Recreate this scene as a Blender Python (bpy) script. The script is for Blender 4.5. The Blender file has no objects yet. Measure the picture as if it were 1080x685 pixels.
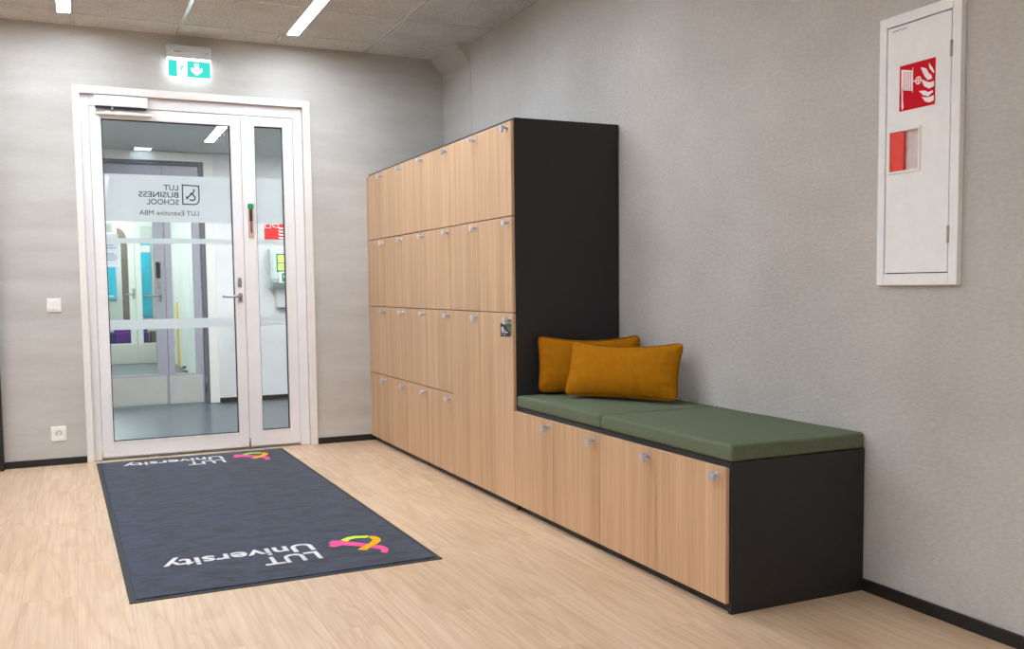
import bpy, bmesh, math, random
from mathutils import Vector, Matrix
random.seed(7)
S = bpy.context.scene
C = S.collection
PI = math.pi

# ------------------------------------------------------------------ materials
def lin(c):
    def f(v):
        v /= 255.0
        return v / 12.92 if v <= 0.04045 else ((v + 0.055) / 1.055) ** 2.4
    return (f(c[0]), f(c[1]), f(c[2]), 1.0)

def new_mat(name):
    m = bpy.data.materials.new(name)
    m.use_nodes = True
    nt = m.node_tree
    for n in list(nt.nodes):
        nt.nodes.remove(n)
    out = nt.nodes.new('ShaderNodeOutputMaterial')
    return m, nt, out

def principled(nt, out, rough=0.5, metal=0.0, spec=0.5):
    b = nt.nodes.new('ShaderNodeBsdfPrincipled')
    b.inputs['Roughness'].default_value = rough
    b.inputs['Metallic'].default_value = metal
    b.inputs['Specular IOR Level'].default_value = spec
    nt.links.new(b.outputs[0], out.inputs[0])
    return b

def coords(nt, scale=(1, 1, 1), per_object=False, rot=(0, 0, 0)):
    tc = nt.nodes.new('ShaderNodeTexCoord')
    mp = nt.nodes.new('ShaderNodeMapping')
    mp.inputs['Scale'].default_value = scale
    mp.inputs['Rotation'].default_value = rot
    src = tc.outputs['Object']
    if per_object:
        oi = nt.nodes.new('ShaderNodeObjectInfo')
        mul = nt.nodes.new('ShaderNodeMath'); mul.operation = 'MULTIPLY'
        mul.inputs[1].default_value = 37.0
        nt.links.new(oi.outputs['Random'], mul.inputs[0])
        add = nt.nodes.new('ShaderNodeVectorMath'); add.operation = 'ADD'
        nt.links.new(src, add.inputs[0]); nt.links.new(mul.outputs[0], add.inputs[1])
        src = add.outputs[0]
    nt.links.new(src, mp.inputs['Vector'])
    return mp.outputs['Vector']

def noise(nt, vec, scale, detail=3.0, rough=0.55, dist=0.0):
    n = nt.nodes.new('ShaderNodeTexNoise')
    n.inputs['Scale'].default_value = scale
    n.inputs['Detail'].default_value = detail
    n.inputs['Roughness'].default_value = rough
    n.inputs['Distortion'].default_value = dist
    nt.links.new(vec, n.inputs['Vector'])
    return n.outputs['Fac']

def ramp(nt, fac, stops):
    r = nt.nodes.new('ShaderNodeValToRGB')
    e = r.color_ramp.elements
    while len(e) < len(stops):
        e.new(0.5)
    for k, (p, c) in enumerate(stops):
        e[k].position = p
        e[k].color = lin(c) if len(c) == 3 else c
    nt.links.new(fac, r.inputs['Fac'])
    return r.outputs['Color']

def mixc(nt, fac, a, b, mode='MIX'):
    m = nt.nodes.new('ShaderNodeMix'); m.data_type = 'RGBA'; m.blend_type = mode
    for sock, v in ((m.inputs[0], fac), (m.inputs[6], a), (m.inputs[7], b)):
        if isinstance(v, (int, float)):
            sock.default_value = v
        elif isinstance(v, tuple):
            sock.default_value = v
        else:
            nt.links.new(v, sock)
    return m.outputs[2]

def bump(nt, b, h, strength, dist=0.002):
    n = nt.nodes.new('ShaderNodeBump')
    n.inputs['Strength'].default_value = strength
    n.inputs['Distance'].default_value = dist
    nt.links.new(h, n.inputs['Height'])
    nt.links.new(n.outputs[0], b.inputs['Normal'])

def plain(name, col, rough=0.5, metal=0.0, spec=0.5, var=0.04, vscale=30, bmp=0.0, bscale=400):
    m, nt, out = new_mat(name)
    b = principled(nt, out, rough, metal, spec)
    v = coords(nt)
    f = noise(nt, v, vscale)
    d = tuple(max(0, min(255, c * (1 - var))) for c in col)
    e = tuple(max(0, min(255, c * (1 + var))) for c in col)
    nt.links.new(ramp(nt, f, [(0.3, d), (0.7, e)]), b.inputs['Base Color'])
    if bmp:
        bump(nt, b, noise(nt, coords(nt), bscale, 2), bmp)
    return m

def emit(name, col, strength):
    m, nt, out = new_mat(name)
    e = nt.nodes.new('ShaderNodeEmission')
    e.inputs['Color'].default_value = lin(col)
    e.inputs['Strength'].default_value = strength
    nt.links.new(e.outputs[0], out.inputs[0])
    return m

def wall_mat(name, col, stretch, scale, strength, var=0.035, spec=0.3):
    m, nt, out = new_mat(name)
    b = principled(nt, out, 0.75, 0, spec)
    fine = noise(nt, coords(nt, stretch), scale, 5, 0.65)
    broad = noise(nt, coords(nt, tuple(0.2 + 0.3 * s for s in stretch)), 3.0, 4)
    big = noise(nt, coords(nt), 1.3, 3)
    d = tuple(c * (1 - var) for c in col); e = tuple(min(255, c * (1 + var)) for c in col)
    c1 = ramp(nt, fine, [(0.3, d), (0.7, e)])
    c2 = ramp(nt, broad, [(0.3, (236, 235, 233)), (0.7, (255, 255, 255))])
    c3 = ramp(nt, big, [(0.3, (243, 242, 240)), (0.7, (255, 255, 255))])
    nt.links.new(mixc(nt, 1.0, mixc(nt, 1.0, c1, c2, 'MULTIPLY'), c3, 'MULTIPLY'), b.inputs['Base Color'])
    h = nt.nodes.new('ShaderNodeMath'); h.operation = 'ADD'
    nt.links.new(fine, h.inputs[0]); nt.links.new(broad, h.inputs[1])
    bump(nt, b, h.outputs[0], strength, 0.004)
    return m

M = {}
M['wall_back'] = wall_mat('brushed grey plaster', (203, 201, 197), (1.0, 1.0, 8.0), 40, 0.22, 0.025)
M['wall_right'] = wall_mat('rough grey plaster', (202, 199, 196), (1.0, 0.7, 1.4), 62, 0.5, 0.04)
M['wall_white'] = wall_mat('white painted wall', (238, 240, 242), (1, 1, 1), 60, 0.1, 0.01)
M['corridor_white'] = wall_mat('corridor wall paint', (226, 234, 232), (1, 1, 1), 60, 0.1, 0.01)
M['black_lam'] = plain('black laminate', (42, 42, 43), 0.40, 0, 0.35, 0.06, 60, 0.05, 900)
M['black_base'] = plain('black skirting', (33, 32, 31), 0.4, 0, 0.4, 0.05, 40)
M['dark'] = plain('dark recess', (18, 17, 17), 0.8)
M['white_paint'] = plain('white door lacquer', (238, 236, 236), 0.35, 0, 0.5, 0.008, 8)
M['white_trim'] = plain('cream trim lacquer', (234, 230, 224), 0.4, 0, 0.5, 0.01, 8)
M['white_plastic'] = plain('white plastic', (238, 236, 232), 0.35, 0, 0.5, 0.01)
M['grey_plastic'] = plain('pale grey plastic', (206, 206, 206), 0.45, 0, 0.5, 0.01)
M['cab_white'] = plain('white powder coat', (237, 237, 237), 0.45, 0, 0.4, 0.012, 20, 0.05, 700)
M['steel'] = plain('brushed steel', (178, 177, 175), 0.38, 1.0, 0.5, 0.05, 40)
M['chrome'] = plain('satin chrome', (218, 222, 230), 0.30, 0.7, 0.5, 0.03, 60)
M['alu'] = plain('silver anodised aluminium', (236, 236, 240), 0.35, 0.25, 0.5, 0.02, 20)
M['tbar'] = plain('white ceiling profile', (226, 223, 219), 0.16, 0.15, 0.9, 0.01, 20)
M['rubber'] = plain('mat rubber edge', (56, 58, 60), 0.7, 0, 0.3, 0.1, 60)
M['gasket'] = plain('black gasket', (40, 42, 42), 0.6)
M['print_dark'] = plain('dark printed lettering', (48, 58, 54), 0.7)
M['print_grey'] = plain('pale frosted lettering', (205, 216, 216), 0.7)
M['mat_white'] = plain('white pile', (226, 224, 226), 0.95, 0, 0.1, 0.12, 260, 0.6, 500)
M['mat_pink'] = plain('pink pile', (248, 92, 150), 0.95, 0, 0.1, 0.06, 260, 0.6, 500)
M['mat_green'] = plain('lime pile', (196, 226, 72), 0.95, 0, 0.1, 0.06, 260, 0.6, 500)
M['mat_orange'] = plain('orange pile', (255, 172, 24), 0.95, 0, 0.1, 0.06, 260, 0.6, 500)
M['red_sign'] = plain('red sign sheet', (206, 4, 30), 0.6, 0, 0.12, 0.015)
M['red_sign_bright'] = plain('bright red sign sheet', (226, 44, 40), 0.4, 0, 0.5, 0.015)
M['red_latch'] = plain('red plastic latch', (226, 52, 32), 0.4, 0, 0.5, 0.02)
M['white_print'] = plain('white print', (245, 240, 240), 0.5, 0, 0.5, 0.01)
M['grey_door'] = plain('grey painted door', (160, 160, 170), 0.4, 0, 0.5, 0.015)
M['grey_frame'] = plain('dark grey door frame', (98, 98, 106), 0.45)
M['kick'] = plain('stainless kick plate', (216, 215, 210), 0.42, 0.6, 0.5, 0.02, 5)
M['lobby_floor'] = plain('grey vinyl floor', (76, 86, 94), 0.30, 0, 0.4, 0.04, 60)
M['lobby_ceiling'] = plain('grey green ceiling', (196, 202, 199), 0.8, 0, 0.3, 0.02)
M['pale_frame'] = plain('pale green door paint', (222, 230, 222), 0.4, 0, 0.5, 0.01)
M['turquoise'] = plain('turquoise panel', (44, 190, 222), 0.5, 0, 0.4, 0.04, 4)
M['purple'] = plain('purple sofa cloth', (98, 40, 140), 0.9, 0, 0.2, 0.06)
M['navy'] = plain('navy sofa cloth', (44, 62, 108), 0.9, 0, 0.2, 0.06)
M['brown'] = plain('brown panel', (120, 104, 96), 0.6, 0, 0.4, 0.04)
M['yellow'] = plain('yellow strip', (240, 200, 20), 0.5)
M['black_plastic'] = plain('black plastic', (40, 40, 44), 0.35)
M['green_plastic'] = plain('green cap plastic', (24, 140, 74), 0.4)
M['copper'] = plain('warm clear tube', (226, 190, 172), 0.25, 0.3, 0.6, 0.08, 200)
M['aed_shell'] = plain('pale green translucent shell', (204, 220, 216), 0.25, 0, 0.6, 0.03)
M['aed_lime'] = plain('lime defibrillator case', (222, 238, 138), 0.5, 0, 0.4, 0.06)
M['aed_green'] = plain('green defibrillator label', (20, 140, 92), 0.5)
M['socket_well'] = plain('socket well plastic', (206, 198, 190), 0.5)
M['recess_shaded'] = plain('pinkish recess plastic with shade', (214, 200, 196), 0.5)  # greyed in the colour to stand in for the shade of a deeper recess
M['hinge_grey'] = plain('grey hinge', (176, 168, 162), 0.4, 0.3)
M['paper'] = plain('white notice paper', (222, 228, 236), 0.8, 0, 0.2, 0.02)
M['ink'] = plain('grey ink', (120, 130, 146), 0.8)
M['tag_navy'] = plain('navy card', (50, 60, 80), 0.5)
M['tag_leaf'] = plain('green leaf print', (58, 128, 82), 0.5, 0, 0.4, 0.2, 90)
M['lamp'] = emit('lamp diffuser', (233, 242, 253), 84.0)
M['lobby_lamp'] = emit('lobby lamp diffuser', (250, 253, 255), 100.0)
M['cool_reflection'] = emit('cool reflection glow', (205, 232, 255), 4.0)  # glow for a panel that stands in for a bluish reflection
M['corr_lamp'] = emit('corridor lamp diffuser', (250, 255, 254), 42.0)
M['sign_white'] = emit('lit white', (236, 252, 255), 5.0)
M['sign_green'] = emit('lit green', (70, 228, 214), 1.05)
M['led'] = emit('green led', (150, 255, 40), 1.2)
M['red_led'] = emit('red led', (255, 40, 60), 1.5)

def m_oak():
    m, nt, out = new_mat('pale oak veneer')
    b = principled(nt, out, 0.42, 0, 0.35)
    a = noise(nt, coords(nt, (1, 70, 0.5), True), 2.4, 5, 0.6)
    c = noise(nt, coords(nt, (1, 240, 1.2), True), 2.0, 3, 0.6)
    d = noise(nt, coords(nt, (1, 9, 0.25), True), 1.6, 2)
    col = ramp(nt, a, [(0.25, (194, 158, 122)), (0.5, (211, 175, 139)), (0.75, (224, 190, 155))])
    c2 = ramp(nt, c, [(0.3, (226, 220, 214)), (0.6, (255, 255, 255))])
    c3 = ramp(nt, d, [(0.35, (236, 231, 226)), (0.65, (255, 255, 255))])
    nt.links.new(mixc(nt, 1.0, mixc(nt, 1.0, col, c2, 'MULTIPLY'), c3, 'MULTIPLY'), b.inputs['Base Color'])
    bump(nt, b, c, 0.08)
    return m
M['oak'] = m_oak()

def m_floor():
    m, nt, out = new_mat('light oak vinyl planks')
    b = principled(nt, out, 0.38, 0, 0.4)
    br = nt.nodes.new('ShaderNodeTexBrick')
    br.offset = 0.37
    br.inputs['Scale'].default_value = 1.0
    br.inputs['Brick Width'].default_value = 1.22
    br.inputs['Row Height'].default_value = 0.185
    br.inputs['Mortar Size'].default_value = 0.0009
    br.inputs['Mortar Smooth'].default_value = 0.1
    br.inputs['Color1'].default_value = (0, 0, 0, 1)
    br.inputs['Color2'].default_value = (1, 1, 1, 1)
    br.inputs['Mortar'].default_value = (0.5, 0.5, 0.5, 1)
    nt.links.new(coords(nt, (1, 1, 1), False, (0, 0, PI / 2)), br.inputs['Vector'])
    # shift the grain plank by plank
    tc = nt.nodes.new('ShaderNodeTexCoord')
    sc = nt.nodes.new('ShaderNodeVectorMath'); sc.operation = 'SCALE'
    sc.inputs['Scale'].default_value = 6.0
    nt.links.new(br.outputs['Color'], sc.inputs[0])
    ad = nt.nodes.new('ShaderNodeVectorMath'); ad.operation = 'ADD'
    nt.links.new(tc.outputs['Object'], ad.inputs[0]); nt.links.new(sc.outputs[0], ad.inputs[1])
    def mp(s):
        p = nt.nodes.new('ShaderNodeMapping'); p.inputs['Scale'].default_value = s
        nt.links.new(ad.outputs[0], p.inputs['Vector']); return p.outputs[0]
    g1 = noise(nt, mp((6.5, 0.8, 1)), 1.1, 2, 0.45, 0.6)
    w = nt.nodes.new('ShaderNodeMath'); w.operation = 'MULTIPLY'; w.inputs[1].default_value = 44.0
    nt.links.new(g1, w.inputs[0])
    sn = nt.nodes.new('ShaderNodeMath'); sn.operation = 'SINE'
    nt.links.new(w.outputs[0], sn.inputs[0])
    rings = nt.nodes.new('ShaderNodeMapRange')
    rings.inputs['From Min'].default_value = -1; rings.inputs['From Max'].default_value = 1
    nt.links.new(sn.outputs[0], rings.inputs['Value'])
    g2 = noise(nt, mp((70, 2.2, 1)), 1.0, 4, 0.6)
    g3 = noise(nt, mp((5, 0.8, 1)), 1.0, 3)
    col = ramp(nt, g3, [(0.3, (212, 184, 155)), (0.7, (225, 199, 171))])
    cr = ramp(nt, rings.outputs[0], [(0.0, (246, 241, 235)), (0.5, (255, 255, 255))])
    cf = ramp(nt, g2, [(0.3, (236, 230, 223)), (0.6, (255, 255, 255))])
    pl = ramp(nt, br.outputs['Color'], [(0.0, (245, 243, 240)), (1.0, (255, 254, 252))])
    mo = ramp(nt, br.outputs['Fac'], [(0.0, (255, 255, 255)), (1.0, (232, 225, 218))])
    x = mixc(nt, 1.0, col, cr, 'MULTIPLY'); x = mixc(nt, 1.0, x, cf, 'MULTIPLY')
    x = mixc(nt, 1.0, x, pl, 'MULTIPLY'); x = mixc(nt, 1.0, x, mo, 'MULTIPLY')
    nt.links.new(x, b.inputs['Base Color'])
    bump(nt, b, g2, 0.06)
    return m
M['floor'] = m_floor()

def m_ceil():
    m, nt, out = new_mat('wood wool ceiling tile')
    b = principled(nt, out, 0.95, 0, 0.1)
    f = noise(nt, coords(nt, (1, 1, 1)), 60, 4, 0.75)
    g = noise(nt, coords(nt, (1, 1, 1)), 4, 2)
    c = ramp(nt, f, [(0.3, (194, 192, 189)), (0.7, (236, 235, 233))])
    c2 = ramp(nt, g, [(0.3, (240, 238, 236)), (0.7, (255, 255, 255))])
    nt.links.new(mixc(nt, 1.0, c, c2, 'MULTIPLY'), b.inputs['Base Color'])
    bump(nt, b, f, 0.5, 0.004)
    return m
M['ceiling'] = m_ceil()

def m_pile():
    m, nt, out = new_mat('navy mat pile')
    b = principled(nt, out, 1.0, 0, 0.05)
    b.inputs['Sheen Weight'].default_value = 0.25
    f = noise(nt, coords(nt), 150, 4, 0.8)
    g = noise(nt, coords(nt, (1, 2.2, 1)), 7.5, 6, 0.72)
    k = noise(nt, coords(nt), 420, 1)
    c = ramp(nt, f, [(0.3, (24, 33, 48)), (0.7, (63, 76, 99))])
    c2 = ramp(nt, g, [(0.40, (150, 150, 154)), (0.54, (255, 255, 255))])
    x = mixc(nt, 1.0, c, c2, 'MULTIPLY')
    c3 = ramp(nt, k, [(0.70, (0, 0, 0)), (0.78, (60, 64, 72))])
    x = mixc(nt, 1.0, x, c3, 'ADD')
    nt.links.new(x, b.inputs['Base Color'])
    bump(nt, b, f, 0.8, 0.004)
    return m
M['pile'] = m_pile()

def m_cloth(name, c0, c1, weave=700, sheen=0.1, stretch=(1, 1, 1), streak=None):
    m, nt, out = new_mat(name)
    b = principled(nt, out, 0.92, 0, 0.12)
    b.inputs['Sheen Weight'].default_value = sheen
    b.inputs['Sheen Tint'].default_value = lin(c1)
    f = noise(nt, coords(nt, stretch), weave, 2, 0.6)
    c = ramp(nt, f, [(0.3, c0), (0.7, c1)])
    if streak:
        g = noise(nt, coords(nt, streak), 14, 4, 0.6)
        c = mixc(nt, 1.0, c, ramp(nt, g, [(0.3, (238, 234, 226)), (0.65, (255, 255, 255))]), 'MULTIPLY')
    nt.links.new(c, b.inputs['Base Color'])
    bump(nt, b, f, 0.35, 0.001)
    return m
M['green_cloth'] = m_cloth('moss green upholstery', (88, 96, 77), (109, 118, 97), 300, 0.1)
M['green_seam'] = m_cloth('moss green seam', (88, 96, 77), (109, 118, 97), 300, 0.1)
M['velvet'] = m_cloth('mustard velvet', (164, 105, 8), (179, 117, 13), 300, 0.2, (1, 1, 1), (3, 3, 1))
M['velvet_cord'] = m_cloth('mustard piping cord', (128, 78, 4), (146, 92, 8), 420, 0.2)

def m_glass(name, tint, refl):
    m, nt, out = new_mat(name)
    t = nt.nodes.new('ShaderNodeBsdfTransparent'); t.inputs[0].default_value = tint
    g = nt.nodes.new('ShaderNodeBsdfGlossy'); g.inputs['Roughness'].default_value = 0.02
    lw = nt.nodes.new('ShaderNodeLayerWeight'); lw.inputs['Blend'].default_value = 0.35
    mul = nt.nodes.new('ShaderNodeMath'); mul.operation = 'MULTIPLY_ADD'
    mul.inputs[1].default_value = 0.5; mul.inputs[2].default_value = refl
    nt.links.new(lw.outputs['Fresnel'], mul.inputs[0])
    mx = nt.nodes.new('ShaderNodeMixShader')
    nt.links.new(mul.outputs[0], mx.inputs[0])
    nt.links.new(t.outputs[0], mx.inputs[1]); nt.links.new(g.outputs[0], mx.inputs[2])
    nt.links.new(mx.outputs[0], out.inputs[0])
    return m
M['glass'] = m_glass('door glass', (0.965, 0.972, 0.97, 1), 0.0)
M['far_glass'] = m_glass('corridor door glass', (0.965, 0.98, 0.972, 1), 0.0)

def m_film():
    m, nt, out = new_mat('frosted glass film')
    t = nt.nodes.new('ShaderNodeBsdfTransparent'); t.inputs[0].default_value = (0.95, 0.97, 0.97, 1)
    d = nt.nodes.new('ShaderNodeBsdfDiffuse')
    tr = nt.nodes.new('ShaderNodeBsdfTranslucent')
    v = noise(nt, coords(nt), 500, 2)
    col = ramp(nt, v, [(0.3, (240, 246, 248)), (0.7, (248, 251, 252))])
    nt.links.new(col, d.inputs[0]); nt.links.new(col, tr.inputs[0])
    a = nt.nodes.new('ShaderNodeMixShader'); a.inputs[0].default_value = 0.6
    nt.links.new(d.outputs[0], a.inputs[1]); nt.links.new(tr.outputs[0], a.inputs[2])
    mx = nt.nodes.new('ShaderNodeMixShader'); mx.inputs[0].default_value = 0.86
    nt.links.new(t.outputs[0], mx.inputs[1]); nt.links.new(a.outputs[0], mx.inputs[2])
    nt.links.new(mx.outputs[0], out.inputs[0])
    return m
M['film'] = m_film()

# ------------------------------------------------------------------ mesh helpers
def BM():
    return bmesh.new()

def box(bm, x0, x1, y0, y1, z0, z1, bev=0.0, seg=2):
    x0, x1 = min(x0, x1), max(x0, x1); y0, y1 = min(y0, y1), max(y0, y1); z0, z1 = min(z0, z1), max(z0, z1)
    vs = [bm.verts.new(p) for p in ((x0, y0, z0), (x1, y0, z0), (x1, y1, z0), (x0, y1, z0),
                                    (x0, y0, z1), (x1, y0, z1), (x1, y1, z1), (x0, y1, z1))]
    fs = [bm.faces.new([vs[i] for i in q]) for q in ((3, 2, 1, 0), (4, 5, 6, 7), (0, 1, 5, 4), (1, 2, 6, 5), (2, 3, 7, 6), (3, 0, 4, 7))]
    if bev > 0:
        es = {e for f in fs for e in f.edges}
        bmesh.ops.bevel(bm, geom=list(es), offset=bev, segments=seg, profile=0.5, affect='EDGES')
    return bm

def cyl(bm, p0, p1, r0, r1=None, n=24):
    r1 = r0 if r1 is None else r1
    p0 = Vector(p0); p1 = Vector(p1)
    ax = (p1 - p0).normalized()
    a = ax.orthogonal().normalized(); b = ax.cross(a)
    A = [bm.verts.new(p0 + (a * math.cos(2 * PI * k / n) + b * math.sin(2 * PI * k / n)) * r0) for k in range(n)]
    B = [bm.verts.new(p1 + (a * math.cos(2 * PI * k / n) + b * math.sin(2 * PI * k / n)) * r1) for k in range(n)]
    for k in range(n):
        f = bm.faces.new((A[k], A[(k + 1) % n], B[(k + 1) % n], B[k])); f.smooth = True
    bm.faces.new(A[::-1]); bm.faces.new(B)
    return bm

def tube(bm, pts, r, n=10, closed=False):
    pts = [Vector(p) for p in pts]
    N = len(pts)
    rings = []
    prev = None
    for k in range(N):
        if closed:
            t = (pts[(k + 1) % N] - pts[k - 1])
        else:
            t = pts[min(k + 1, N - 1)] - pts[max(k - 1, 0)]
        t.normalize()
        if prev is None:
            a = t.orthogonal().normalized()
        else:
            a = (prev - t * prev.dot(t)).normalized()
        prev = a
        b = t.cross(a)
        rings.append([bm.verts.new(pts[k] + (a * math.cos(2 * PI * j / n) + b * math.sin(2 * PI * j / n)) * r) for j in range(n)])
    for k in range(N if closed else N - 1):
        A, B = rings[k], rings[(k + 1) % N]
        for j in range(n):
            f = bm.faces.new((A[j], A[(j + 1) % n], B[(j + 1) % n], B[j])); f.smooth = True
    if not closed:
        bm.faces.new(rings[0][::-1]); bm.faces.new(rings[-1])
    return bm

def prism(bm, pts, fn, d0, d1):
    """pts: 2-D outline; fn(u, v, d) -> 3-D point; extruded from d0 to d1."""
    A = [bm.verts.new(fn(u, v, d0)) for u, v in pts]
    B = [bm.verts.new(fn(u, v, d1)) for u, v in pts]
    n = len(pts)
    bm.faces.new(A[::-1]); bm.faces.new(B)
    for k in range(n):
        bm.faces.new((A[k], A[(k + 1) % n], B[(k + 1) % n], B[k]))
    return bm

def ribbon(pts, w):
    """an open 2-D polyline as a constant-width outline"""
    L, R = [], []
    for k in range(len(pts)):
        a = pts[max(k - 1, 0)]; b = pts[min(k + 1, len(pts) - 1)]
        dx, dy = b[0] - a[0], b[1] - a[1]
        l = math.hypot(dx, dy); nx, ny = -dy / l, dx / l
        L.append((pts[k][0] + nx * w / 2, pts[k][1] + ny * w / 2))
        R.append((pts[k][0] - nx * w / 2, pts[k][1] - ny * w / 2))
    return L + R[::-1]

def wpos(o):
    p = Vector((0, 0, 0))
    while o is not None:
        p = p + o.location
        o = o.parent
    return p

def obj(name, bm, mat, parent=None, origin=None, smooth=False, recalc=True):
    """links bm (in world coordinates) as one mesh object; geometry is stored relative to its parent or origin."""
    if recalc:
        bmesh.ops.recalc_face_normals(bm, faces=bm.faces[:])
    me = bpy.data.meshes.new(name)
    base = wpos(parent)
    org = Vector(origin) if origin is not None else base
    bmesh.ops.translate(bm, verts=bm.verts[:], vec=-org)
    bm.to_mesh(me); bm.free()
    if smooth:
        for p in me.polygons:
            p.use_smooth = True
    o = bpy.data.objects.new(name, me)
    o.location = org - base
    if isinstance(mat, str):
        mat = M[mat]
    me.materials.append(mat)
    C.objects.link(o)
    if parent is not None:
        o.parent = parent
    return o

def tag(o, label, cat, group=None):
    o['label'] = label; o['category'] = cat
    if group:
        o['group'] = group
    return o

def thing(name, loc, label, cat, group=None):
    o = bpy.data.objects.new(name, None)
    o.empty_display_size = 0.05
    o.location = loc
    C.objects.link(o)
    return tag(o, label, cat, group)

def struct(name, bm, mat, parent=None):
    o = obj(name, bm, mat, parent)
    if parent is None:
        o['kind'] = 'structure'
    return o

def struct_empty(name, loc):
    o = bpy.data.objects.new(name, None); o.location = loc; C.objects.link(o)
    o['kind'] = 'structure'
    return o

def text_bm(body, fn, w=None, h=None, ext=0.001, bold=0.0, spacing=1.0):
    """text outlined with the built-in font, scaled to w x h (cap height), mapped through fn(u, v, d)."""
    cu = bpy.data.curves.new('lettering', 'FONT')
    cu.body = body; cu.size = 1.0; cu.offset = bold; cu.space_character = spacing
    cu.resolution_u = 4
    t = bpy.data.objects.new('lettering', cu)
    me = bpy.data.meshes.new_from_object(t)
    bm = bmesh.new(); bm.from_mesh(me)
    bpy.data.objects.remove(t); bpy.data.curves.remove(cu); bpy.data.meshes.remove(me)
    xs = [v.co.x for v in bm.verts]; ys = [v.co.y for v in bm.verts]
    x0, x1 = min(xs), max(xs)
    cap = 0.729
    sx = w / (x1 - x0) if w else None
    sy = h / cap if h else None
    if sx is None: sx = sy
    if sy is None: sy = sx
    r = bmesh.ops.extrude_face_region(bm, geom=bm.faces[:])
    top = {v for v in r['geom'] if isinstance(v, bmesh.types.BMVert)}
    for v in bm.verts:
        u = (v.co.x - x0) * sx; vv = v.co.y * sy
        v.co = fn(u, vv, ext if v in top else 0.0)
    return bm

# ------------------------------------------------------------------ measures (metres)
YB = 4.161            # face of the door wall
HC = 2.797            # ceiling
D = 0.592             # locker depth
YT = 1.675            # side of the tall lockers
LX0, LX1, RY0 = -6.2, 0.0, -5.6

# ------------------------------------------------------------------ room shell
b = BM(); box(b, LX0, 0.15, RY0, YB + 0.02, -0.12, 0.0)
struct('floor', b, 'floor')

b = BM(); box(b, LX0, 0.15, RY0, YB + 0.14, HC, HC + 0.12)
ceiling = struct('ceiling', b, 'ceiling')
for k in range(9):
    x = -0.61 - 0.631 * k
    if k in (1, 3):
        continue          # the lamps fill these lines
    b = BM(); box(b, x - 0.012, x + 0.012, RY0, YB, HC - 0.006, HC + 0.002, 0.001, 1)
    obj('grid_profile', b, 'tbar', ceiling)
for k, x in ((1, -1.241), (3, -2.503)):
    b = BM(); box(b, x - 0.012, x + 0.012, 3.86, YB, HC - 0.006, HC + 0.002, 0.001, 1)
    obj('grid_profile', b, 'tbar', ceiling)
for k in range(14):
    y = 3.865 - 0.631 * k
    b = BM(); box(b, LX0, 0.0, y - 0.006, y + 0.006, HC - 0.003, HC + 0.002)
    obj('grid_profile', b, 'tbar', ceiling)

# door wall with its opening
OX0, OX1, OZ = -2.481, -1.061, 2.378
b = BM()
box(b, LX0, OX0, YB, YB + 0.14, 0, HC)
box(b, OX1, 0.15, YB, YB + 0.14, 0, HC)
box(b, OX0, OX1, YB, YB + 0.14, OZ, HC)
struct('wall_back', b, 'wall_back')
b = BM(); box(b, 0, 0.15, RY0, YB, 0, HC); struct('wall_right', b, 'wall_right')
b = BM(); box(b, LX0 - 0.15, LX0, RY0, YB + 0.14, 0, HC); struct('wall_left', b, 'wall_back')
b = BM(); box(b, LX0, 0.15, RY0 - 0.15, RY0, 0, HC); struct('wall_front', b, 'wall_back')

# boxed-in corner: a shallow pilaster and a sloped cove at the ceiling
b = BM(); box(b, -0.004, 0.0, 3.625, YB, 0, HC)
prism(b, [(-0.108, HC), (0.0, HC), (0.0, 2.672)], lambda u, v, d: Vector((u - 0.002, d, v)), 3.642, YB)
struct('trim_1', b, 'wall_back')

b = BM(); box(b, -0.013, 0, RY0, -0.001, 0, 0.044, 0.003, 2); struct('baseboard_right', b, 'black_base')
b = BM(); box(b, -2.9995, -2.5235, YB - 0.012, YB, 0, 0.044, 0.002, 1)
box(b, -1.0085, -0.577, YB - 0.012, YB, 0, 0.044, 0.002, 1)
struct('baseboard_back', b, 'black_base')
d4 = struct_empty('door_4', (-3.55, YB, 0))
b = BM()
box(b, -3.09, -3.0, YB - 0.06, YB, 0, 2.2, 0.004, 2)
box(b, -4.10, -4.01, YB - 0.06, YB, 0, 2.2, 0.004, 2)
box(b, -4.01, -3.09, YB - 0.06, YB, 2.11, 2.2, 0.004, 2)
box(b, -3.09, -3.0, YB - 0.085, YB - 0.05, 0, 0.03, 0.004, 2)
obj('door_frame', b, 'black_base', d4)
b = BM(); box(b, -4.008, -3.092, YB - 0.040, YB - 0.001, 0.008, 2.106, 0.002, 1); obj('door_leaf', b, 'grey_frame', d4)
b = BM(); cyl(b, (-3.17, YB - 0.04, 1.05), (-3.17, YB - 0.09, 1.05), 0.009)
tube(b, [(-3.165, YB - 0.088, 1.05), (-3.22, YB - 0.09, 1.05), (-3.29, YB - 0.088, 1.05)], 0.009, 10); obj('handle', b, 'steel', d4)

# ------------------------------------------------------------------ the white glazed door
door = struct_empty('door_1', (-1.766, YB, 0))
b = BM()
box(b, -2.5235, OX0, YB - 0.016, YB, 0, OZ + 0.048, 0.002, 1)
box(b, OX1, -1.0085, YB - 0.016, YB, 0, OZ + 0.048, 0.002, 1)
box(b, OX0, OX1, YB - 0.016, YB, OZ, OZ + 0.048, 0.002, 1)
obj('casing', b, 'white_trim', door)
b = BM()                       # deep lining and the door frame
FY = YB + 0.022
box(b, OX0, -2.431, FY, FY + 0.07, 0, OZ, 0.002, 1)
box(b, -1.125, OX1, FY, FY + 0.07, 0, OZ, 0.002, 1)
box(b, -2.431, -1.125, FY, FY + 0.07, 2.306, OZ, 0.002, 1)
box(b, -2.431, -1.125, FY + 0.03, FY + 0.07, 0, 0.012)
box(b, -2.435, -2.405, FY + 0.055, FY + 0.07, 0, 2.31)
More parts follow.
